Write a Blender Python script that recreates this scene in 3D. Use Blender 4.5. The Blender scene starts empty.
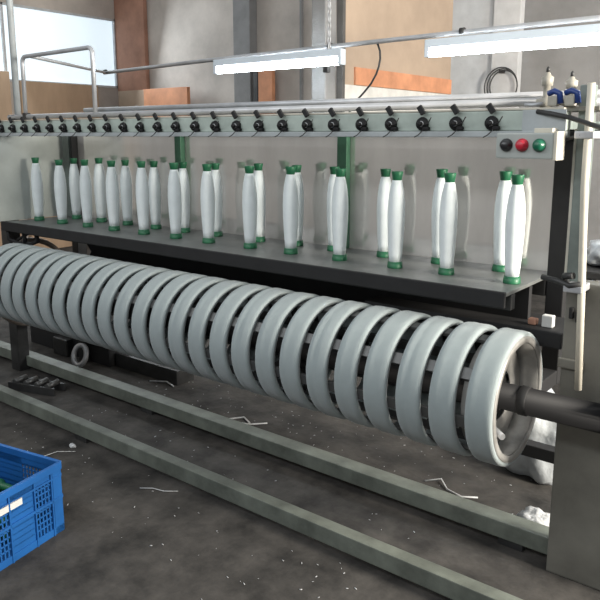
import bpy, bmesh, math, random
from mathutils import Vector, Matrix
random.seed(7)
PI = math.pi
sc = bpy.context.scene
COL = sc.collection

# ------------------------------------------------------------------ materials
def mat(name, col, rough=.6, metal=0., var=.12, nscale=8., bump=0., bscale=60., emis=None, estr=0., alpha=1.,
        trans=0., col2=None, spec=.5, stretch=(1, 1, 1)):
    m = bpy.data.materials.new(name); m.use_nodes = True
    nt = m.node_tree; N = nt.nodes; L = nt.links
    b = N['Principled BSDF']
    b.inputs['Roughness'].default_value = rough
    b.inputs['Metallic'].default_value = metal
    b.inputs['Specular IOR Level'].default_value = spec
    tc = N.new('ShaderNodeTexCoord'); mp = N.new('ShaderNodeMapping')
    mp.inputs['Scale'].default_value = stretch
    L.new(tc.outputs['Object'], mp.inputs['Vector'])
    nz = N.new('ShaderNodeTexNoise'); nz.inputs['Scale'].default_value = nscale
    nz.inputs['Detail'].default_value = 6; nz.inputs['Roughness'].default_value = .62
    L.new(mp.outputs['Vector'], nz.inputs['Vector'])
    r = N.new('ShaderNodeValToRGB')
    c2 = col2 or tuple(max(0, c * (1 - 2.2 * var)) for c in col)
    r.color_ramp.elements[0].position = .3; r.color_ramp.elements[1].position = .68
    r.color_ramp.elements[0].color = (*c2, 1)
    r.color_ramp.elements[1].color = (*[min(1, c * (1 + var * .5)) for c in col], 1)
    L.new(nz.outputs['Fac'], r.inputs['Fac']); L.new(r.outputs['Color'], b.inputs['Base Color'])
    if bump:
        n2 = N.new('ShaderNodeTexNoise'); n2.inputs['Scale'].default_value = bscale; n2.inputs['Detail'].default_value = 5
        L.new(mp.outputs['Vector'], n2.inputs['Vector'])
        bp = N.new('ShaderNodeBump'); bp.inputs['Strength'].default_value = bump; bp.inputs['Distance'].default_value = .01
        L.new(n2.outputs['Fac'], bp.inputs['Height']); L.new(bp.outputs['Normal'], b.inputs['Normal'])
    if emis:
        b.inputs['Emission Color'].default_value = (*emis, 1); b.inputs['Emission Strength'].default_value = estr
    if trans: b.inputs['Transmission Weight'].default_value = trans
    if alpha < 1: b.inputs['Alpha'].default_value = alpha
    return m

def yarn_mat(name, col, axis, freq, rough=.55):
    m = mat(name, col, rough, var=.03, nscale=14)
    nt = m.node_tree; N = nt.nodes; L = nt.links; b = N['Principled BSDF']
    tc = N['Texture Coordinate']
    w = N.new('ShaderNodeTexWave'); w.wave_type = 'BANDS'; w.bands_direction = axis
    w.inputs['Scale'].default_value = freq; w.inputs['Distortion'].default_value = .6; w.inputs['Detail'].default_value = 2
    L.new(tc.outputs['Object'], w.inputs['Vector'])
    bp = N.new('ShaderNodeBump'); bp.inputs['Strength'].default_value = .35; bp.inputs['Distance'].default_value = .002
    L.new(w.outputs['Fac'], bp.inputs['Height']); L.new(bp.outputs['Normal'], b.inputs['Normal'])
    b.inputs['Sheen Weight'].default_value = .25
    return m

M = {}
M['floor'] = mat('floor_concrete', (.056, .051, .046), .9, var=.40, nscale=5, bump=.5, bscale=25)
M['wall'] = mat('wall_plaster', (.60, .545, .495), .9, var=.16, nscale=1.1, bump=.25, bscale=12)
M['wall_grey'] = mat('wall_grey_plaster', (.29, .285, .28), .9, var=.14, nscale=1.3, bump=.2, bscale=12)
M['pillar'] = mat('pillar_concrete', (.25, .25, .25), .85, var=.12, nscale=3, bump=.2)
M['pillar_dark'] = mat('pillar_dark_board', (.09, .085, .08), .8, var=.1)
M['rust'] = mat('red_brown_paint', (.46, .245, .17), .8, var=.14, nscale=3)
M['ply'] = mat('plywood_tan', (.52, .37, .25), .75, var=.12, nscale=2.5, stretch=(1, 1, .3))
M['ply_dull'] = mat('plywood_dull', (.44, .335, .25), .75, var=.1, nscale=1.6)
M['orange'] = mat('orange_board', (.66, .30, .16), .7, var=.15, nscale=4)
M['pale'] = mat('pale_board', (.66, .64, .60), .8, var=.08)
M['door'] = mat('door_paint', (.60, .60, .60), .6, var=.06)
M['win'] = mat('window_sheet', (.75, .8, .85), .5, var=.04, nscale=3, emis=(.70, .84, .92), estr=.85)
M['winframe'] = mat('window_frame_white', (.62, .64, .66), .5)
M['tube'] = mat('lit_tube', (1, 1, 1), .3, emis=(.88, .96, 1.), estr=26.)
M['lamp_body'] = mat('lamp_body_white', (.62, .70, .78), .4, var=.03)
M['green_grey'] = mat('machine_grey_green', (.40, .46, .415), .45, var=.12, nscale=9, bump=.05)
M['rail'] = mat('rail_grey_green', (.15, .165, .14), .55, var=.22, nscale=7, bump=.12)
M['cream_metal'] = mat('cream_enamel', (.58, .545, .46), .45, var=.08)
M['plate'] = mat('end_plate_grey', (.155, .15, .13), .55, var=.14, nscale=5)
M['steel'] = mat('galvanised_steel', (.48, .49, .51), .42, metal=.5, var=.1)
M['shelf'] = mat('shelf_grey_sheet', (.155, .163, .158), .42, metal=.2, var=.15, nscale=6)
M['flange'] = mat('flange_light_grey', (.38, .41, .42), .45, var=.1)
M['black'] = mat('black_paint', (.010, .010, .011), .75, var=.2)
M['blackgloss'] = mat('black_rubber_grip', (.008, .008, .009), .6, var=.1, spec=.3)
M['dark'] = mat('dark_oily_steel', (.045, .045, .045), .5, metal=.3, var=.25)
M['greenpost'] = mat('dark_green_paint', (.055, .16, .095), .5, var=.18)
M['greypost'] = mat('grey_green_post', (.17, .20, .185), .5, var=.15)
M['cap'] = mat('green_plastic', (.014, .125, .055), .45, var=.1)
M['yarn'] = yarn_mat('white_bobbin_yarn', (.76, .82, .83), 'Z', 90)
M['band'] = yarn_mat('shade_darkened_yarn', (.29, .335, .34), 'X', 110, .85)  # white yarn, base colour darkened to stand for shade on the reel
M['slat'] = mat('reel_slat_grey', (.10, .10, .098), .4, metal=.4, var=.15)
M['film'] = mat('reel_flange_plate', (.42, .41, .39), .3, metal=.25, var=.2)
M['valve'] = mat('valve_grey_cream', (.40, .375, .32), .45, var=.12)
M['red'] = mat('red_button', (.48, .02, .04), .35, var=.05)
M['btn_green'] = mat('green_button', (.008, .11, .06), .35, var=.05)
M['btn_black'] = mat('black_button', (.02, .02, .022), .3, var=.05)
M['boxgrey'] = mat('control_box_grey', (.39, .42, .40), .4, var=.06)
M['blue'] = mat('blue_plastic', (.012, .11, .36), .45, var=.12, nscale=5)
M['bluetube'] = mat('navy_tube', (.015, .045, .20), .35, var=.05)
M['paper'] = mat('white_paper', (.62, .62, .60), .8, var=.05)
M['lint'] = mat('white_lint', (.52, .53, .54), .95, var=.1, nscale=30, bump=.6, bscale=90)
M['sack'] = mat('white_plastic_sack', (.55, .58, .60), .4, var=.12, nscale=12, bump=.6, bscale=25)
M['darkred'] = mat('dark_red_paint', (.16, .03, .025), .6)
M['brownring'] = mat('brown_guard', (.20, .165, .14), .5, var=.15)

# stainless back panel: softly reflecting
def panel_mat():
    m = mat('back_panel_sheet', (.88, .84, .80), .20, metal=.62, var=.08, nscale=2.2, stretch=(2, 1, .6), bump=.012, bscale=3)
    nt = m.node_tree; N = nt.nodes; L = nt.links; b = N['Principled BSDF']
    nz = N.new('ShaderNodeTexNoise'); nz.inputs['Scale'].default_value = 5; nz.inputs['Detail'].default_value = 8
    L.new(N['Texture Coordinate'].outputs['Object'], nz.inputs['Vector'])
    mr = N.new('ShaderNodeMapRange'); mr.inputs['To Min'].default_value = .04; mr.inputs['To Max'].default_value = .14
    L.new(nz.outputs['Fac'], mr.inputs['Value']); L.new(mr.outputs['Result'], b.inputs['Roughness'])
    return m
M['panel'] = panel_mat()

# ------------------------------------------------------------------ mesh helpers
def nb(): return bmesh.new()

def box(bm, x0, x1, y0, y1, z0, z1, bev=0., rot=None, piv=None):
    t = bmesh.new()
    bmesh.ops.create_cube(t, size=1.)
    bmesh.ops.scale(t, vec=(abs(x1 - x0), abs(y1 - y0), abs(z1 - z0)), verts=t.verts)
    if bev: bmesh.ops.bevel(t, geom=list(t.edges), offset=bev, segments=2, affect='EDGES', profile=.6)
    c = Vector(((x0 + x1) / 2, (y0 + y1) / 2, (z0 + z1) / 2))
    if rot is not None:
        p = Vector(piv) if piv else c
        bmesh.ops.translate(t, vec=c - p, verts=t.verts)
        bmesh.ops.transform(t, matrix=rot, verts=t.verts)
        bmesh.ops.translate(t, vec=p, verts=t.verts)
    else: bmesh.ops.translate(t, vec=c, verts=t.verts)
    merge(bm, t)

def merge(bm, t):
    me = bpy.data.meshes.new('tmp'); t.to_mesh(me); t.free(); bm.from_mesh(me); bpy.data.meshes.remove(me)

def tube(bm, pts, r, seg=12, closed=False):
    pts = [Vector(p) for p in pts]; n = len(pts); rings = []
    up = None
    for i, p in enumerate(pts):
        if closed: d = (pts[(i + 1) % n] - pts[i - 1])
        else: d = (pts[min(i + 1, n - 1)] - pts[max(i - 1, 0)])
        d.normalize()
        if up is None: up = Vector((0, 0, 1)) if abs(d.z) < .9 else Vector((1, 0, 0))
        a = d.cross(up).normalized(); b = a.cross(d).normalized(); up = b
        rr = r[i] if isinstance(r, (list, tuple)) else r
        rings.append([bm.verts.new(p + a * math.cos(2 * PI * k / seg) * rr + b * math.sin(2 * PI * k / seg) * rr) for k in range(seg)])
    m = n if closed else n - 1
    for i in range(m):
        A = rings[i]; B = rings[(i + 1) % n]
        for k in range(seg):
            f = bm.faces.new((A[k], A[(k + 1) % seg], B[(k + 1) % seg], B[k])); f.smooth = True
    if not closed:
        bm.faces.new(rings[0][::-1]); bm.faces.new(rings[-1])

def lathe(bm, prof, seg=40, mtx=None, smooth=True, close=False):
    """prof: (radius, height) about Z; mtx maps to place"""
    mtx = mtx or Matrix.Identity(4); rings = []
    for r, h in prof:
        rings.append([bm.verts.new(mtx @ Vector((r * math.cos(2 * PI * k / seg), r * math.sin(2 * PI * k / seg), h))) for k in range(seg)])
    n = len(rings)
    for i in range(n if close else n - 1):
        A = rings[i]; B = rings[(i + 1) % n]
        for k in range(seg):
            f = bm.faces.new((A[k], A[(k + 1) % seg], B[(k + 1) % seg], B[k])); f.smooth = smooth
    if not close:
        if prof[0][0] > 1e-5: bm.faces.new(rings[0][::-1])
        if prof[-1][0] > 1e-5: bm.faces.new(rings[-1])

AX_X = Matrix.Rotation(PI / 2, 4, 'Y')                # local Z -> world X
AX_NY = Matrix.Rotation(PI / 2, 4, 'X')               # local Z -> world -Y
def T(x, y, z): return Matrix.Translation((x, y, z))

ROOTLOC = {}
def obj(name, bm, m, parent=None, local=False):
    bmesh.ops.recalc_face_normals(bm, faces=bm.faces)
    if parent is not None and not local:
        off = ROOTLOC[parent.name]
        bmesh.ops.translate(bm, vec=-off, verts=bm.verts)
    me = bpy.data.meshes.new(name); bm.to_mesh(me); bm.free()
    me.materials.append(M[m] if isinstance(m, str) else m)
    o = bpy.data.objects.new(name, me); COL.objects.link(o)
    if parent is not None:
        o.parent = parent; ROOTLOC[o.name] = ROOTLOC[parent.name]
    else: ROOTLOC[o.name] = Vector((0, 0, 0))
    return o

def tag(o, label, cat, group=None):
    o['label'] = label; o['category'] = cat
    if group: o['group'] = group
    return o

def thing(name, loc, label, cat, group=None):
    o = bpy.data.objects.new(name, None); o.empty_display_size = .1; COL.objects.link(o); o.location = loc
    ROOTLOC[o.name] = Vector(loc)
    return tag(o, label, cat, group)

def origin(o, p):
    """move a one-mesh thing's origin to its base"""
    p = Vector(p)
    for v in o.data.vertices: v.co -= p
    o.location = p; ROOTLOC[o.name] = p
    return o

def struct(name, bm, m):
    o = obj(name, bm, m); o['kind'] = 'structure'; return o

def dup(root, loc, rz=None, label=None):
    r = root.copy(); COL.objects.link(r); r.location = loc
    if rz is not None: r.rotation_euler.z = rz
    if label: r['label'] = label
    for ch in list(root.children):
        c = ch.copy(); COL.objects.link(c); c.parent = r
        for g in list(ch.children):
            d = g.copy(); COL.objects.link(d); d.parent = c
    return r

# ------------------------------------------------------------------ setting
b = nb(); box(b, -9.2, 3.5, -1.5, 7.2, -.12, 0); struct('floor', b, 'floor')
# left wall with the opening for the window
WY0, WY1, WZ0, WZ1 = 4.3, 6.925, 2.30, 3.30
b = nb()
box(b, -9.2, -9, -1.5, WY0, 0, 4.6); box(b, -9.2, -9, WY1, 7.2, 0, 4.6)
box(b, -9.2, -9, WY0, WY1, 0, WZ0); box(b, -9.2, -9, WY0, WY1, WZ1, 4.6)
struct('wall_left', b, 'wall')
b = nb(); box(b, -9, -3.2, 7, 7.2, 0, 4.6); struct('wall_back', b, 'wall')
b = nb(); box(b, -3.2, 3.5, 7, 7.2, 0, 4.6); struct('wall_back_right', b, 'wall_grey')
b = nb()
for y0, y1, z0, z1 in ((WY0, WY1, WZ0, WZ0 + .03), (WY0, WY1, WZ1 - .03, WZ1), (WY0, WY0 + .05, WZ0, WZ1), (WY1 - .02, WY1, WZ0, WZ1), (5.12, 5.15, WZ0, WZ1)):
    box(b, -9.06, -8.99, y0, y1, z0, z1)
wf = struct('window_1', b, 'winframe')
b = nb(); box(b, -9.04, -9.03, WY0 + .02, WY1 - .02, WZ0 + .02, WZ1 - .02)
obj('pane', b, 'win', wf)
b = nb(); box(b, -9, -8.33, 6.93, 7, 0, 4.6, .01); struct('trim_1', b, 'rust')
b = nb(); box(b, -6.50, -6.21, 6.86, 7, 0, 4.6, .01); struct('trim_2', b, 'pillar')
b = nb(); box(b, -3.37, -3.24, 4.42, 4.56, 0, 3.6, .01); struct('trim_3', b, 'pillar')
b = nb(); box(b, -3.0, -2.72, 6.9, 7, 0, 4.6, .01); struct('trim_4', b, 'door')
b = nb(); box(b, -5.49, -5.46, 6.96, 7, 0, 4.6); struct('trim_5', b, 'pillar')
b = nb()
for x0, x1, z0, z1 in ((-3.95, -3.02, .02, 1.3), (-3.95, -3.02, 1.32, 3.4)): box(b, x0, x1, 6.95, 7, z0, z1, .01)
struct('door_1', b, 'door')

# ------------------------------------------------------------------ boards in the background
def sheet(name, x0, x1, y0, y1, z1, m, label, cat='board', group=None):
    b = nb(); box(b, x0, x1, y0, y1, 0, z1, .004)
    return tag(origin(obj(name, b, m), ((x0 + x1) / 2, (y0 + y1) / 2, 0)), label, cat, group)
sheet('plywood_sheet', -8.97, -8.90, 5.27, 6.50, 2.31, 'ply', 'wide tan plywood sheet standing below the white window', 'board')
sheet('plywood_sheet', -8.97, -8.90, 4.3, 5.12, 2.42, 'ply', 'tan plywood sheet at the far left edge, left of the white post', 'board')
sheet('plywood_sheet', -8.80, -8.1, 6.78, 6.84, 2.24, 'ply_dull', 'brownish sheet with pale scuffs at the foot of the red-brown pillar', 'board')
sheet('orange_sheet', -8.12, -7.22, 6.70, 6.76, 2.24, 'orange', 'orange sheet standing right of the red-brown pillar', 'board')
sheet('orange_sheet', -6.06, -5.83, 6.84, 6.90, 2.48, 'orange', 'narrow orange sheet beside the grey wall pillar under the shorter lamp', 'board')
sheet('dark_plank', -6.14, -6.07, 6.84, 6.90, 2.48, 'dark', 'dark narrow plank between grey wall pillar and narrow orange sheet', 'board')
t = thing('partition_screen', (-3.2, 5.5, 0), 'tall brown board screen with an orange strip, right of the dark grey post', 'partition')
b = nb(); box(b, -3.23, -3.2, 4.6, 6.42, 0, 3.6); obj('screen_board', b, 'ply_dull', t)
b = nb(); box(b, -3.2, -3.185, 4.75, 6.42, 1.99, 2.125); obj('orange_strip', b, 'orange', t)
b = nb(); box(b, -3.2, -3.19, 4.6, 6.42, 1.5, 1.985); obj('pale_strip', b, 'pale', t)
b = nb(); box(b, -3.24, -3.18, 4.565, 4.6, 0, 3.6, .004); obj('edge_post', b, 'pillar_dark', t)
# coil of cable hanging by the light door
b = nb()
for k, rr in enumerate((.17, .155, .14)):
    tube(b, [(-2.87 + rr * math.cos(a) + .02 * k, 6.86 - .015 * k, 2.07 + rr * 1.1 * math.sin(a)) for a in [2 * PI * i / 28 for i in range(28)]], .006, 6, True)
box(b, -2.89, -2.85, 6.84, 6.905, 2.20, 2.23)
tag(origin(obj('cable_coil', b, 'dark'), (-2.87, 6.86, 1.95)), 'coiled dark cable hanging on the back wall above the air valves', 'cable')

# ------------------------------------------------------------------ lamps
def lamp(x0, x1, y, z, label, chains):
    t = thing('fluorescent_light', ((x0 + x1) / 2, y, z), label, 'light', 'fluorescent lights above the machine')
    b = nb(); box(b, x0, x1, y - .03, y + .03, z + .012, z + .062, .008); obj('housing', b, 'lamp_body', t)
    b = nb(); tube(b, [(x0 + .03, y, z - .018), (x1 - .03, y, z - .018)], .026, 16); obj('tube', b, 'tube', t)
    for x, s in ((x0, 1), (x1, -1)):
        b = nb(); box(b, x, x + s * .03, y - .028, y + .028, z - .045, z + .02, .004); obj('end_cap', b, 'lamp_body', t)
    for x in chains:
        b = nb()
        for i in range(16):
            zc = z + .085 + i * .045
            pts = [(x + .010 * math.cos(a) * (i % 2), y + .010 * math.cos(a) * ((i + 1) % 2), zc + .026 * math.sin(a)) for a in [2 * PI * k / 10 for k in range(10)]]
            tube(b, pts, .0045, 6, True)
        obj('chain', b, 'steel', t)
    b = nb(); box(b, x0 + 1.06, x0 + 1.10, y - .02, y + .02, z - .09, z - .045, .006)
    if len(chains): obj('switch', b, 'dark', t)
    else: b.free()
lamp(-4.05, -2.83, 4.07, 2.115, 'shorter lit fluorescent tube lamp left of the brown screen', (-2.95,))
lamp(-2.20, -.55, 4.07, 2.120, 'longer lit fluorescent tube lamp reaching the right picture edge', ())
t = thing('conduit_pipe', (-2.5, 4.2, 2.2), 'thin grey conduit pipe crossing the room behind the two lamps', 'pipe')
b = nb(); tube(b, [(-5.58, 4.15, 2.165), (-4.3, 4.15, 2.19), (-2.4, 4.15, 2.215), (.6, 4.15, 2.24)], .016, 10); obj('pipe', b, 'steel', t)
for x in (-5.56, -3.0, -2.0, -.6):
    b = nb(); tube(b, [(x - .015, 4.15, 2.172 + (x + 5.56) * .015), (x + .015, 4.15, 2.173 + (x + 5.56) * .015)], .022, 10); obj('clamp', b, 'dark', t)
b = nb(); tube(b, [(-2.61, 4.15, 2.20), (-2.59, 4.15, 2.15), (-2.583, 4.145, 2.10), (-2.59, 4.14, 2.05), (-2.61, 4.14, 2.0), (-2.65, 4.14, 1.94), (-2.70, 4.14, 1.89), (-2.76, 4.14, 1.837), (-2.85, 4.12, 1.70), (-2.9, 4.1, 1.3), (-2.9, 4.1, 0)], .007, 8)
tag(origin(obj('power_cable', b, 'dark'), (-2.9, 4.1, 0)), 'thin dark cable hanging in a curve in front of the brown screen', 'cable')

# ------------------------------------------------------------------ THE MACHINE
SH = 1.045
mach = thing('winding_machine', (-2.5, 2.6, 0), 'long grey-green yarn winding machine frame with shelf, guide beam and button box', 'machine')
def P(name, m, *boxes, bev=.004, parent=None):
    b = nb()
    for q in boxes: box(b, *q, bev)
    return obj(name, b, m, parent or mach)
XL, XR = -4.36, -.745
P('beam', 'green_grey', (XL, XR - .02, 2.35, 2.43, 1.614, 1.681))
P('beam_flange', 'flange', (XL, XR - .02, 2.335, 2.43, 1.593, 1.613), bev=.003)
P('beam_cover', 'cream_metal', (XL, XR - .02, 2.352, 2.47, 1.682, 1.689), bev=.002)
# pipes along the top
def pipe(pts, r, m='steel', name='pipe', seg=12, parent=None):
    b = nb(); tube(b, pts, r, seg); return obj(name, b, m, parent or mach)
pipe([(-4.3, 2.45, 1.712), (XR, 2.45, 1.712)], .014)
pipe([(-3.56, 2.50, 1.742), (-.67, 2.50, 1.737)], .012)
pipe([(-3.3, 2.545, 1.712), (-.67, 2.545, 1.712)], .013)
# standing pipe hoop at the left
def hoop():
    pts = [(-4.105, 2.45, 1.70), (-4.10, 2.45, 2.03)]
    pts += [(-4.10 + .035 * (1 - math.cos(a)), 2.45, 2.035 + .035 * math.sin(a)) for a in (.4, .8, 1.2, 1.57)]
    pts += [(-3.425, 2.45, 2.076)]
    pts += [(-3.425 + .035 * math.sin(a), 2.45, 2.041 + .035 * math.cos(a)) for a in (.4, .8, 1.2, 1.57)]
    pts += [(-3.39, 2.45, 1.70)]
    return pts
pipe(hoop(), .0125, 'steel', 'pipe_hoop')
pipe([(-4.03, 2.47, 2.07), (-5.55, 4.15, 2.165)], .012, 'steel', 'cross_pipe')
b = nb(); tube(b, [(-4.262, 2.49, 1.60), (-4.262, 2.49, 3.4)], .020, 14); obj('left_post', b, 'flange', mach)
P('pipe_bracket', 'dark', (-4.30, -4.22, 2.44, 2.52, 1.69, 1.725)); P('pipe_bracket', 'dark', (-4.12, -4.08, 2.435, 2.47, 1.69, 1.735))
P('junction_box', 'flange', (-3.40, -3.12, 2.47, 2.52, 1.70, 1.728))
# shelf
P('bobbin_shelf', 'shelf', (XL + .04, -.93, 2.37, 2.90, SH - .014, SH), bev=.002)
P('shelf_lip', 'black', (XL + .03, -.93, 2.355, 2.372, SH - .055, SH + .004))
P('shelf_bearer', 'dark', (XL + .1, -.93, 2.42, 2.46, SH - .075, SH - .016)); P('shelf_bearer', 'dark', (XL + .1, -.93, 2.78, 2.84, SH - .085, SH - .016))
# scrolled bracket below the shelf's left end
b = nb()
tube(b, [(-4.30, 2.38, .985), (-4.31, 2.39, .93), (-4.24, 2.42, .905), (-4.12, 2.43, .91), (-4.02, 2.42, .94), (-4.0, 2.40, .985)], .014, 8)
tube(b, [(-4.16, 2.41, .985), (-4.17, 2.42, .91)], .014, 8); tube(b, [(-4.24, 2.41, .93), (-4.1, 2.41, .985)], .010, 8)
obj('shelf_bracket', b, 'black', mach)
# black skirt under the shelf, slanting left end
b = nb()
vs = [(-3.86, 1.03), (-.93, 1.03), (-.93, .60), (-3.95, .60), (-3.72, .88)]
for yy in (2.60, 2.63): pass
f0 = [b.verts.new((x, 2.60, z)) for x, z in vs]; f1 = [b.verts.new((x, 2.63, z)) for x, z in vs]
b.faces.new(f0); b.faces.new(f1[::-1])
for i in range(5): b.faces.new((f0[i], f1[i], f1[(i + 1) % 5], f0[(i + 1) % 5]))
obj('skirt_panel', b, 'black', mach)
P('lower_ledge', 'black', (-1.6, -.76, 2.48, 2.72, .84, .90))
# rear legs hidden in the shade
P('rear_leg', 'dark', (-4.24, -4.17, 2.81, 2.88, 0, SH - .02)); P('skirt_tie', 'black', (-.93, -.86, 2.60, 2.80, .60, .66))
P('base_channel', 'black', (-4.2, -.80, 2.82, 2.88, .235, .29))
# back panels
px = [-4.345, -3.155, -1.965, -.935]
for i in range(3):
    P('back_panel', 'panel', (px[i] + .002, px[i + 1] - .002, 2.868, 2.874, SH + .001, 1.615), bev=0)
P('end_panel', 'boxgrey', (XL, XL + .012, 2.36, 2.874, SH, 1.615), bev=.001)
for x, m, w in ((-4.275, 'greypost', .036), (-3.145, 'greenpost', .026), (-1.972, 'greenpost', .028)):
    P('panel_post', m, (x - w, x + w, 2.83, 2.866, SH, 1.62), bev=.003)
P('panel_post', 'black', (-4.205, -4.185, 2.82, 2.866, SH, 1.62), bev=.002)
P('top_rail', 'green_grey', (XL, -.78, 2.84, 2.90, 1.615, 1.65))
# cross ties beam - top rail
for x in (-4.27, -3.151, -1.966, -.86):
    P('cross_tie', 'greypost', (x - .02, x + .02, 2.43, 2.84, 1.62, 1.65), bev=.002)
# right end: column, post, plate, cream pipe
P('end_column', 'black', (-.928, -.858, 2.78, 2.86, .60, 1.64))
P('end_post', 'greypost', (-.735, -.692, 2.40, 2.45, 1.10, 1.76))
P('end_post', 'cream_metal', (-.755, -.735, 2.44, 2.46, 1.12, 1.62), bev=.002)
P('end_plate', 'plate', (-.738, -.40, 2.42, 2.50, 0, 1.105), bev=.006)
P('plate_bar', 'plate', (-.745, -.66, 2.405, 2.42, .80, .835))
b = nb(); tube(b, [(-.682, 2.34, 1.76), (-.680, 2.34, 1.44), (-.664, 2.34, 1.10), (-.656, 2.36, .75)], .0125, 12); obj('upright_pipe', b, 'cream_metal', mach)
for z in (1.10, 1.60): P('pipe_clamp', 'steel', (-.72, -.66, 2.325, 2.42, z - .012, z + .012))
b = nb(); tube(b, [(-.80, 2.35, 1.125), (-.745, 2.34, 1.12), (-.70, 2.33, 1.11), (-.665, 2.33, 1.12)], .010, 8)
tube(b, [(-.73, 2.39, 1.105), (-.72, 2.34, 1.14), (-.69, 2.33, 1.145)], .012, 8); obj('pipe_joint', b, 'dark', mach)
P('end_hook', 'black', (-.718, -.704, 2.40, 2.42, .98, 1.02)); P('end_hook', 'black', (-.695, -.683, 2.40, 2.42, .97, 1.01))
b = nb(); tube(b, [(-.715, 2.40, .612), (-.40, 2.40, .60)], .008, 10); obj('thin_rod', b, 'cream_metal', mach)
# bearing that carries the reel shaft
P('bearing_block', 'plate', (-.50, -.42, 2.23, 2.42, .58, .79), bev=.01)
P('bearing_block', 'dark', (-4.46, -4.40, 2.22, 2.50, .58, .79), bev=.01)
P('left_leg', 'dark', (-4.46, -4.36, 2.42, 2.50, 0, 1.05))
# switch box
cb = P('control_box', 'boxgrey', (-.952, -.762, 2.262, 2.335, 1.524, 1.607), bev=.005)
def button(x, m):
    b = nb(); lathe(b, [(.021, 0), (.021, .006), (.017, .010), (.0155, .022), (.010, .026), (.0, .027)], 24, T(x, 2.262, 1.568) @ AX_NY); obj('push_button', b, m, cb)
for x, m in ((-.915, 'btn_black'), (-.862, 'red'), (-.806, 'btn_green')): button(x, m)
b = nb(); box(b, -.761, -.749, 2.258, 2.337, 1.52, 1.612, .003); o = obj('side_cover', b, 'cream_metal', cb)
P('box_mount', 'cream_metal', (-.84, -.78, 2.30, 2.35, 1.606, 1.622), bev=.002)
P('beam_end_plate', 'flange', (-.90, -.755, 2.346, 2.352, 1.60, 1.682), bev=.002)
P('column_bracket', 'black', (-.90, -.76, 2.47, 2.80, 1.585, 1.612))
# guides along the beam
def guide(x, first=None):
    if first is None:
        b = nb(); lathe(b, [(.0, 0), (.024, 0), (.0255, .004), (.022, .014), (.0, .014)], 18, T(x, 2.348, 1.640) @ AX_NY)
        lathe(b, [(.008, .012), (.010, .03), (.006, .034), (0, .034)], 12, T(x, 2.348, 1.640) @ AX_NY)
        box(b, x + .008, x + .032, 2.328, 2.345, 1.617, 1.630, .003)
        g = obj('yarn_guide', b, 'blackgloss', mach)
        b = nb(); box(b, x - .010, x + .010, 2.326, 2.338, 1.672, 1.706, .002, Matrix.Rotation(math.radians(-35), 3, 'Y')); obj('lever', b, 'black', g)
        b = nb(); tube(b, [(x + .012, 2.325, 1.635), (x + .036, 2.32, 1.642), (x + .05, 2.315, 1.662)], .0022, 6)
        tube(b, [(x + .014, 2.325, 1.618), (x, 2.315, 1.60), (x - .014, 2.31, 1.592)], .0022, 6); obj('guide_wire', b, 'dark', g)
        b = nb(); lathe(b, [(.0105, .0145), (.0105, .0165), (.0065, .0165), (.0065, .0145)], 16, T(x, 2.348, 1.640) @ AX_NY, close=True); obj('guide_ring', b, 'steel', g)
        return g
    c = first.copy(); COL.objects.link(c); c.parent = mach; c.location = (x - GX0, 0, 0)
    for ch in first.children:
        d = ch.copy(); COL.objects.link(d); d.parent = c
    return c
GX0 = -1.006
g0 = guide(GX0)
for k in range(1, 25): guide(GX0 - .1337 * k, g0)
# air valves and navy tubes on top of the right end
def valve(x, y, z, h):
    b = nb()
    lathe(b, [(.0, 0), (.020, 0), (.020, .03), (.012, .034), (.012, h * .6), (.018, h * .62), (.020, h * .86), (.012, h * .9), (.006, h), (0, h)], 16, T(x, y, z))
    box(b, x - .03, x + .03, y - .016, y + .016, z + .006, z + .03, .005)
    v = obj('air_valve', b, 'valve', mach)
    b = nb(); lathe(b, [(.006, 0), (.006, .012), (.002, .018), (0, .018)], 10, T(x, y, z + h)); obj('valve_stem', b, 'dark', v)
    return v
valve(-.842, 2.40, 1.690, .115); valve(-.775, 2.44, 1.690, .10)
P('valve_bracket', 'plate', (-.86, -.66, 2.37, 2.50, 1.676, 1.690), bev=.003)
b = nb(); tube(b, [(-.85, 2.345, 1.676), (-.80, 2.33, 1.668), (-.738, 2.325, 1.655), (-.60, 2.19, 1.62), (-.55, 2.14, 1.61)], .008, 8); obj('arm_bar', b, 'dark', mach)
for x in (-.80, -.745):
    P('tube_fitting', 'valve', (x - .02, x + .012, 2.345, 2.375, 1.692, 1.725), bev=.005)
    b = nb(); tube(b, [(x - .02, 2.355, 1.733), (x, 2.35, 1.740), (x + .018, 2.35, 1.732), (x + .022, 2.352, 1.70)], .010, 8); obj('air_tube', b, 'bluetube', mach)
b = nb(); tube(b, [(-.90, 2.36, 1.70), (-.875, 2.36, 1.698), (-.84, 2.365, 1.702)], .006, 8); obj('air_nozzle', b, 'steel', mach)
b = nb(); tube(b, [(-.70, 2.33, 1.60), (-.755, 2.35, 1.585), (-.80, 2.40, 1.59)], .006, 8); obj('cable_tail', b, 'dark', mach)
# round guard behind the left end
b = nb()
pts = [(-4.27, 2.50 + .283 * math.sin(a), .63 + .283 * math.cos(a)) for a in [2 * PI * i / 40 for i in range(40)]]
tube(b, pts, .018, 8, True); tube(b, [(-4.27, 2.50, .63), (-4.27, 2.78, .63)], .012, 8); tube(b, [(-4.27, 2.5, .35), (-4.27, 2.5, .91)], .012, 8)
lathe(b, [(.055, -.02), (.075, -.02), (.075, .02), (.055, .02)], 20, T(-4.27, 2.5, .63) @ AX_X, close=True)

hand = obj('hand_wheel', b, 'brownring')
RZ = .690; RY = 2.30; RR = .240
origin(hand, (-4.27, 2.5, .63)); tag(hand, 'large round brown wheel rim at the far left end, behind the winding reel', 'wheel')

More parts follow.
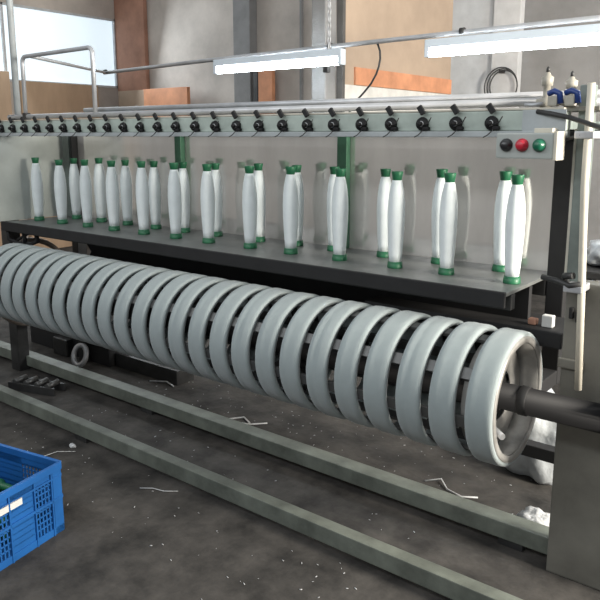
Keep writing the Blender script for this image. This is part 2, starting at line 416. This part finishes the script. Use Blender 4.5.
# ------------------------------------------------------------------ reel
reel = thing('winding_reel', (-2.5, RY, RZ), 'long horizontal winding reel on a thick black shaft under the bobbin shelf', 'reel')
b = nb(); tube(b, [(-4.42, RY, RZ), (-.455, RY, RZ)], .048, 28); 
obj('shaft', b, 'blackgloss', reel)
b = nb(); lathe(b, [(.0485, 0), (.052, .003), (.052, .03), (.0485, .033)], 28, T(-.83, RY, RZ) @ AX_X, close=True); obj('shaft_collar', b, 'black', reel)
NS = 8
for i in range(NS):
    a = 2 * PI * i / NS + .2
    b = nb(); box(b, -4.155, -.845, -.021, .021, RR - .036, RR - .022, .002, Matrix.Rotation(0, 3, 'X'))
    bmesh.ops.rotate(b, cent=(0, 0, 0), matrix=Matrix.Rotation(a, 3, 'X'), verts=b.verts)
    bmesh.ops.translate(b, vec=(0, RY, RZ), verts=b.verts)
    obj('slat', b, 'slat', reel)
for x in (-.93, -1.81, -2.75, -3.69, -4.13):
    b = nb()
    lathe(b, [(.050, -.015), (.085, -.015), (.085, .015), (.050, .015)], 28, T(x, RY, RZ) @ AX_X, close=True)
    for i in range(NS):
        a = 2 * PI * i / NS + .2
        t2 = nb(); box(t2, x - .004, x + .004, -.011, .011, .07, RR - .034, .001)
        bmesh.ops.rotate(t2, cent=(0, 0, 0), matrix=Matrix.Rotation(a, 3, 'X'), verts=t2.verts)
        bmesh.ops.translate(t2, vec=(0, RY, RZ), verts=t2.verts); merge(b, t2)
    obj('spider', b, 'dark', reel)
b = nb(); lathe(b, [(RR - .040, -.004), (RR - .016, -.004), (RR - .016, .004), (RR - .040, .004)], 64, T(-.838, RY, RZ) @ AX_X, close=True); obj('end_rim', b, 'film', reel)
b = nb(); lathe(b, [(RR - .043, -.06), (RR - .040, -.06), (RR - .040, .06), (RR - .043, .06)], 64, T(-.90, RY, RZ) @ AX_X, close=True); obj('inner_lining', b, 'film', reel)
b = nb(); lathe(b, [(.09, -.002), (RR - .06, -.002), (RR - .06, .002), (.09, .002)], 64, T(-.905, RY, RZ) @ AX_X, close=True); obj('inner_disc', b, 'film', reel)
b = nb(); tube(b, [(-.94, 2.33, .56), (-.90, 2.22, .60), (-.84, 2.18, .59)], .012, 8); obj('clamp_handle', b, 'steel', reel)

# ------------------------------------------------------------------ yarn bands on the reel
NB = 25; PW = .1337; BW = .094
def band_bm(seed):
    rnd = random.Random(seed); b = nb(); ri = RR - .0205
    prof = [(ri, -BW / 2), (RR - .006, -BW / 2), (RR - .001, -BW / 2 + .006)]
    for i in range(1, 9):
        prof.append((RR + .001 * rnd.uniform(-.6, 1.4), -BW / 2 + .006 + (BW - .012) * i / 9))
    prof += [(RR - .001, BW / 2 - .006), (RR - .006, BW / 2), (ri, BW / 2)]
    lathe(b, prof, 72, AX_X, close=True); return b
def ordinal(i):
    names = ['first', 'second', 'third', 'fourth', 'fifth', 'sixth', 'seventh', 'eighth', 'ninth', 'tenth', 'eleventh', 'twelfth', 'thirteenth']
    return names[i]
variants = []
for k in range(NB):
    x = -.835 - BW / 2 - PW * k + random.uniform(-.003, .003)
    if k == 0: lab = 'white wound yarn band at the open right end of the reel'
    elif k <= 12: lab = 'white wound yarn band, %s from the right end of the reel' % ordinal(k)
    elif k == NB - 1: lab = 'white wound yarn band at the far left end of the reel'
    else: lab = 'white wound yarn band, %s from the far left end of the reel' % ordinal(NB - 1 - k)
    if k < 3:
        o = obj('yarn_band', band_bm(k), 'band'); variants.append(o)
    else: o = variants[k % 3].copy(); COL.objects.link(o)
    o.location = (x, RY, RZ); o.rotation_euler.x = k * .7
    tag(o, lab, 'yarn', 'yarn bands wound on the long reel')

# ------------------------------------------------------------------ bobbins
def make_bobbin():
    t = thing('yarn_bobbin', (0, 0, 0), 'x', 'bobbin')
    prof = [(0, .020), (.0235, .020), (.027, .06), (.0305, .12), (.0330, .18), (.0340, .23), (.0325, .28), (.028, .325), (.022, .358), (.0185, .372), (0, .373)]
    b = nb(); lathe(b, prof, 28); obj('yarn_package', b, 'yarn', t, True)
    b = nb(); lathe(b, [(0, 0), (.0305, 0), (.031, .003), (.029, .026), (.02, .028), (0, .026)], 24); obj('bobbin_base', b, 'cap', t, True)
    b = nb(); lathe(b, [(.0145, .368), (.0175, .372), (.0225, .404), (.022, .408), (.012, .408), (.010, .39), (0, .39)], 24); obj('bobbin_cap', b, 'cap', t, True)
    return t
proto = make_bobbin(); first = True
fx = [-.98, -1.262, -1.493, -1.79, -2.07, -2.335, -2.622, -2.885, -3.149, -3.414, -3.68, -3.944, -4.206]
bx = [-1.115, -1.397, -1.675, -1.966, -2.204, -2.453, -2.774, -3.022, -3.273, -3.554, -3.817, -4.095]
for row, xs, y in (('front', fx, 2.56), ('back', bx, 2.765)):
    n = len(xs)
    for k, x in enumerate(xs):
        if k == 0: lab = 'white yarn bobbin with green ends, rightmost of the %s row on the shelf' % row
        elif k == n - 1: lab = 'white yarn bobbin with green ends, leftmost of the %s row on the shelf' % row
        elif k <= 6: lab = 'white yarn bobbin with green ends, %s from the right in the %s shelf row' % (ordinal(k), row)
        else: lab = 'white yarn bobbin with green ends, %s from the left in the %s shelf row' % (ordinal(n - 1 - k), row)
        loc = (x + random.uniform(-.006, .006), y + random.uniform(-.006, .006), SH)
        if first: o = proto; o.location = loc; first = False
        else: o = dup(proto, loc, random.uniform(0, 6))
        o['label'] = lab; o['group'] = 'yarn bobbins in the %s row of the shelf' % row
        s = random.uniform(.985, 1.01); o.scale = (random.uniform(1.05, 1.12),) * 2 + (s,)

# ------------------------------------------------------------------ floor rails
def rail(x0, x1, y0, y1, label):
    t = thing('floor_rail', ((x0 + x1) / 2, (y0 + y1) / 2, 0), label, 'rail', 'square steel rails on the floor')
    b = nb(); box(b, x0, x1, y0, y1, .03, .10, .004); obj('rail_beam', b, 'rail', t)
    for x in (x0 + .3, (x0 + x1) / 2, x1 - .3):
        b = nb(); box(b, x - .05, x + .05, y0 + .005, y1 - .005, 0, .03, .002); obj('rail_foot', b, 'dark', t)
rail(-5.6, -.55, 2.012, 2.07, 'long grey-green square rail on the floor, the one nearer the blue crate')
rail(-5.6, -.60, 2.475, 2.56, 'long grey-green square rail on the floor, the one under the reel')

# ------------------------------------------------------------------ crate
def crate():
    L, W, H = .60, .40, .30
    t = thing('plastic_crate', (0, 0, 0), 'bright blue plastic crate with lattice sides on the floor, lower left', 'crate')
    # local: corner (0,0) is the far right corner; extends to -x (L) and -y (W)
    def wall(name, along, length, fixed, inward):
        b = nb(); th = .004
        def q(a0, a1, z0, z1, d0=0., d1=th):
            a = (-a1, -a0); lo = min(fixed + inward * d0, fixed + inward * d1); hi = max(fixed + inward * d0, fixed + inward * d1)
            if along == 'x': box(b, a[0], a[1], lo, hi, z0, z1, .001)
            else: box(b, lo, hi, a[0], a[1], z0, z1, .001)
        q(0, length, H - .028, H, -.010, .006); q(0, length, H - .060, H - .052, -.007, .004)
        q(0, length, .145, .156, -.008, .004); q(0, length, 0, .03, -.004, .004)
        q(0, .045, .0, H - .02, -.004, .004); q(length - .045, length, .0, H - .02, -.004, .004)
        q(length * .36, length * .64, .03, H - .02, 0, .004)         # solid middle
        q(.045, length - .045, H - .06, H - .02)
        for z in (.055, .08, .105, .13, .175, .20, .222): q(.045, length - .045, z, z + .006, .0, .004)
        n = int(length / .022)
        for i in range(n):
            a = .045 + (length - .09) * i / n
            if length * .34 < a < length * .64: continue
            q(a, a + .007, .03, H - .05)
        for a in (.05, length * .34, length * .64, length - .056): q(a, a + .007, .0, H - .03, -.008, .002)
        return obj(name, b, 'blue', t, True)
    wall('side_wall', 'y', W, 0, -1); wall('side_wall', 'y', W, -L, 1)
    wall('long_wall', 'x', L, 0, -1); wall('long_wall', 'x', L, -W, 1)
    b = nb(); box(b, -L, 0, -W, 0, 0, .006); obj('crate_bottom', b, 'blue', t, True)
    b = nb(); box(b, .002, .007, -.40, -.20, .215, .245); o = obj('paper_label', b, 'paper', t, True); o['label'] = 'off-white paper label'
    return t
cr = crate(); cr.location = (-2.40, 1.470, 0); cr.rotation_euler.z = math.radians(11)
# green spools lying in the crate
def spool():
    t = thing('empty_spool', (0, 0, 0), 'empty green spool lying in the blue crate', 'spool', 'empty green spools in the crate')
    b = nb(); lathe(b, [(.012, 0), (.026, 0), (.027, .02), (.016, .03), (.014, .17), (.022, .18), (.022, .205), (.012, .205)], 20, AX_X, close=True)
    obj('spool_core', b, 'cap', t, True); return t
sp = spool()
R11 = Matrix.Rotation(math.radians(11), 3, 'Z'); n = 0
for lay in range(3):
    for j in range(5):
        lx = -.30 - (lay * .02) + random.uniform(-.02, .02); ly = -.05 - .064 * j
        p = R11 @ Vector((lx, ly, 0)) + Vector((-2.40, 1.470, 0)); p.z = .034 + .056 * lay
        o = sp if n == 0 else dup(sp, p)
        o.location = p; o.rotation_euler.z = math.radians(11); n += 1

# ------------------------------------------------------------------ things under the machine
b = nb(); lathe(b, [(.055, 0), (.085, 0), (.085, .022), (.055, .022)], 32, T(-4.12, 2.74, .085) @ Matrix.Rotation(math.radians(70), 4, 'X') @ T(0, 0, -.01), close=True)
tag(origin(obj('steel_ring', b, 'steel'), (-4.12, 2.74, 0)), 'grey steel ring standing on the floor behind the rail under the reel', 'ring')
def roller_rack(x, y, rz, label):
    t = thing('roller_rack', (x, y, 0), label, 'rack')
    b = nb()
    for yy in (-.06, .04): box(b, -.18, .18, yy, yy + .015, .0, .05, .003)
    o = obj('rack_frame', b, 'dark', t, True)
    for i in range(4):
        b = nb(); tube(b, [(-.13 + i * .085, -.055, .055), (-.13 + i * .085, .05, .055)], .018, 10); obj('roller', b, 'slat', t, True)
    t.rotation_euler.z = rz
P('drive_housing', 'black', (-4.95, -3.95, 2.86, 3.10, 0, .20)); P('drive_housing', 'dark', (-3.93, -3.3, 2.90, 3.05, 0, .10))
roller_rack(-3.95, 2.30, .3, 'dark rack of small rollers on the floor between the two rails')
roller_rack(-3.92, 2.98, .1, 'dark rack of small rollers on the floor right of the steel ring')
b = nb(); box(b, -4.55, -4.38, 2.80, 2.93, 0, .13, .01); tag(origin(obj('dark_motor', b, 'dark'), (-4.46, 2.86, 0)), 'dark boxy motor on the floor left of the steel ring', 'motor')

def scrap(pts, r, label):
    b = nb(); tube(b, pts, r, 6); return tag(origin(obj('yarn_scrap', b, 'lint'), (pts[0][0], pts[0][1], 0)), label, 'scrap')
scrap([(-2.72, 2.62, .006), (-2.64, 2.70, .012), (-2.60, 2.78, .006), (-2.52, 2.74, .006)], .005, 'pale bent yarn scrap on the floor behind the nearer rail, under the reel')
scrap([(-2.70, 2.66, .006), (-2.60, 2.68, .012), (-2.50, 2.73, .007), (-2.44, 2.80, .006)], .004, 'thin pale yarn scrap lying against the bent yarn scrap under the reel')
scrap([(-2.42, 1.88, .004), (-2.37, 1.915, .005), (-2.31, 1.93, .004), (-2.26, 1.97, .004)], .002, 'thin pale yarn scrap in front of the nearer floor rail')
scrap([(-2.98, 1.92, .005), (-3.05, 1.86, .006), (-3.06, 1.78, .005), (-3.1, 1.70, .005)], .0018, 'thin yarn thread trailing on the floor behind the crate')
scrap([(-1.42, 2.75, .006), (-1.36, 2.80, .014), (-1.30, 2.74, .007), (-1.22, 2.72, .006), (-1.16, 2.76, .005)], .004, 'curled pale yarn scrap on the floor below the right end of the reel')
scrap([(-3.5, 2.84, .006), (-3.4, 2.9, .008), (-3.3, 2.87, .006)], .005, 'short pale yarn scrap on the floor below the middle left of the reel')
# dusting of lint and crumbs nobody could count
b = nb()
rnd = random.Random(3)
for i in range(260):
    if rnd.random() < .5: x = rnd.uniform(-3.6, -.9); y = rnd.uniform(2.62, 3.1)
    else: x = rnd.uniform(-3.6, -1.2); y = rnd.uniform(1.5, 2.4)
    if 2.0 < y < 2.08: continue
    r = rnd.uniform(.001, .0035); a = rnd.uniform(0, PI)
    tube(b, [(x, y, r * .5), (x + math.cos(a) * r * 3, y + math.sin(a) * r * 3, r * .5)], r * .5, 5)
o = tag(obj('floor_lint', b, 'lint'), 'crumbs of white lint scattered on the dark floor under the machine', 'lint'); o['kind'] = 'stuff'
# heap of fluff
def blob(name, c, s, m, label, cat, seed=1, amp=.25):
    b = nb(); bmesh.ops.create_icosphere(b, subdivisions=4, radius=1.)
    from mathutils import noise
    for v in b.verts:
        d = 1 + amp * noise.noise(v.co * 2.2 + Vector((seed, 0, 0))) + amp * .5 * noise.noise(v.co * 6 + Vector((0, seed, 0)))
        v.co = Vector((v.co.x * s[0] * d, v.co.y * s[1] * d, v.co.z * s[2] * d))
        if v.co.z < -s[2] * .55: v.co.z = -s[2] * .55
    for f in b.faces: f.smooth = True
    o = obj(name, b, m); o.location = (c[0], c[1], c[2] + s[2] * .55); return tag(o, label, cat)
blob('lint_heap', (-.86, 2.66, 0), (.085, .06, .055), 'lint', 'heap of white lint fluff on the floor by the machine end plate', 'lint', 2, .4)
blob('lint_heap', (-3.05, 1.95, 0), (.022, .014, .010), 'lint', 'tiny white tuft on the floor in front of the nearer rail', 'lint', 5, .3)
blob('plastic_sack', (-1.02, 3.2, 0), (.22, .15, .26), 'sack', 'crumpled white plastic sack behind the reel near the end plate', 'sack', 7, .25)
# small packs on the ledge
b = nb(); box(b, -.852, -.812, 2.53, 2.56, .901, .945, .003); tag(origin(obj('small_carton', b, 'paper'), (-.83, 2.545, .901)), 'small pale blue and white carton on the dark ledge beside the end plate', 'carton')
b = nb(); box(b, -.905, -.872, 2.53, 2.56, .901, .925, .006); tag(origin(obj('wooden_scrap', b, 'rust'), (-.89, 2.545, .901)), 'small red-brown scrap on the dark ledge left of the small carton', 'scrap')

# ------------------------------------------------------------------ right background
t = thing('work_table', (-.55, 4.1, 0), 'dark work table standing behind the right end of the machine', 'table')
b = nb(); box(b, -1.12, .2, 3.75, 4.5, .86, .90, .005); obj('table_top', b, 'dark', t)
for x in (-1.07, .12):
    for y in (3.8, 4.42):
        b = nb(); box(b, x, x + .05, y, y + .05, 0, .86, .003); obj('leg', b, 'dark', t)
blob('white_bundle', (-.98, 4.05, .90), (.16, .2, .10), 'sack', 'white wrapped bundle lying on the dark table at the right picture edge', 'bundle', 9, .2)
b = nb(); box(b, -1.02, -.62, 4.24, 4.44, .901, 1.34, .01); tag(origin(obj('red_case', b, 'darkred'), (-.8, 4.34, .901)), 'dark red case standing on the table behind the white bundle', 'case')

# ------------------------------------------------------------------ light
w = bpy.data.worlds.new('World'); sc.world = w; w.use_nodes = True
nt = w.node_tree; N = nt.nodes; Lk = nt.links
bg = N['Background']
tc = N.new('ShaderNodeTexCoord'); sx = N.new('ShaderNodeSeparateXYZ'); Lk.new(tc.outputs['Generated'], sx.inputs['Vector'])
mr = N.new('ShaderNodeMapRange'); mr.inputs['From Min'].default_value = -.6; mr.inputs['From Max'].default_value = .9
Lk.new(sx.outputs['Z'], mr.inputs['Value'])
rp = N.new('ShaderNodeValToRGB'); rp.color_ramp.elements[0].color = (.05, .05, .05, 1); rp.color_ramp.elements[1].color = (.92, .97, 1.0, 1)
e = rp.color_ramp.elements.new(.32); e.color = (.36, .35, .335, 1)
Lk.new(mr.outputs['Result'], rp.inputs['Fac']); Lk.new(rp.outputs['Color'], bg.inputs['Color'])
bg.inputs['Strength'].default_value = .72
def area(name, loc, target, sx_, sy_, power, col):
    l = bpy.data.lights.new(name, 'AREA'); l.shape = 'RECTANGLE'; l.size = sx_; l.size_y = sy_; l.energy = power; l.color = col
    o = bpy.data.objects.new(name, l); COL.objects.link(o); o.location = loc
    o.rotation_euler = (Vector(target) - Vector(loc)).to_track_quat('-Z', 'Y').to_euler()
area('assumed_right_light', (2.6, 2.55, 2.1), (-2.0, 2.64, 1.35), .9, 1.0, 430, (1., .93, .82))  # assumed unseen light from the right, no window there; brightens bobbins' right edges
area('added_rear_fill', (2.6, 5.4, 3.2), (-3.5, 6.8, 2.8), 1.4, 1.4, 170, (1., .97, .92))  # unseen light, added to brighten the back wall
for x in (-4.3, -2.9, -1.5, -.1): area('added_front_fill', (x, -.1, 2.75), (x, 2.3, 1.25), 1.2, .3, 14, (.93, .97, 1.))  # row of unseen lights added in front to brighten bobbins and panel
area('left_window_daylight', (-8.6, 5.6, 2.9), (-3, 3.5, 1.2), 2.2, 1.0, 60, (.85, .94, 1.))

# ------------------------------------------------------------------ camera
f, cy, hy, vx = 700., 270., 135., -605.
p = math.atan((cy - hy) / f); fh = math.hypot(f, cy - hy)
yaw = PI / 2 - math.atan((300 - vx) / fh)
cam = bpy.data.cameras.new('camera'); co = bpy.data.objects.new('camera', cam); COL.objects.link(co)
cam.sensor_fit = 'HORIZONTAL'; cam.sensor_width = 36.; cam.lens = 36. * f / 600.; cam.shift_y = -.05
cam.clip_start = .05
co.location = (0, 0, 1.6); co.rotation_euler = (PI / 2 - p, 0, yaw)
sc.camera = co
vs_ = sc.view_settings; vs_.view_transform = 'Standard'; vs_.look = 'None'; vs_.gamma = 1; vs_.use_curve_mapping = False; vs_.exposure = 0.
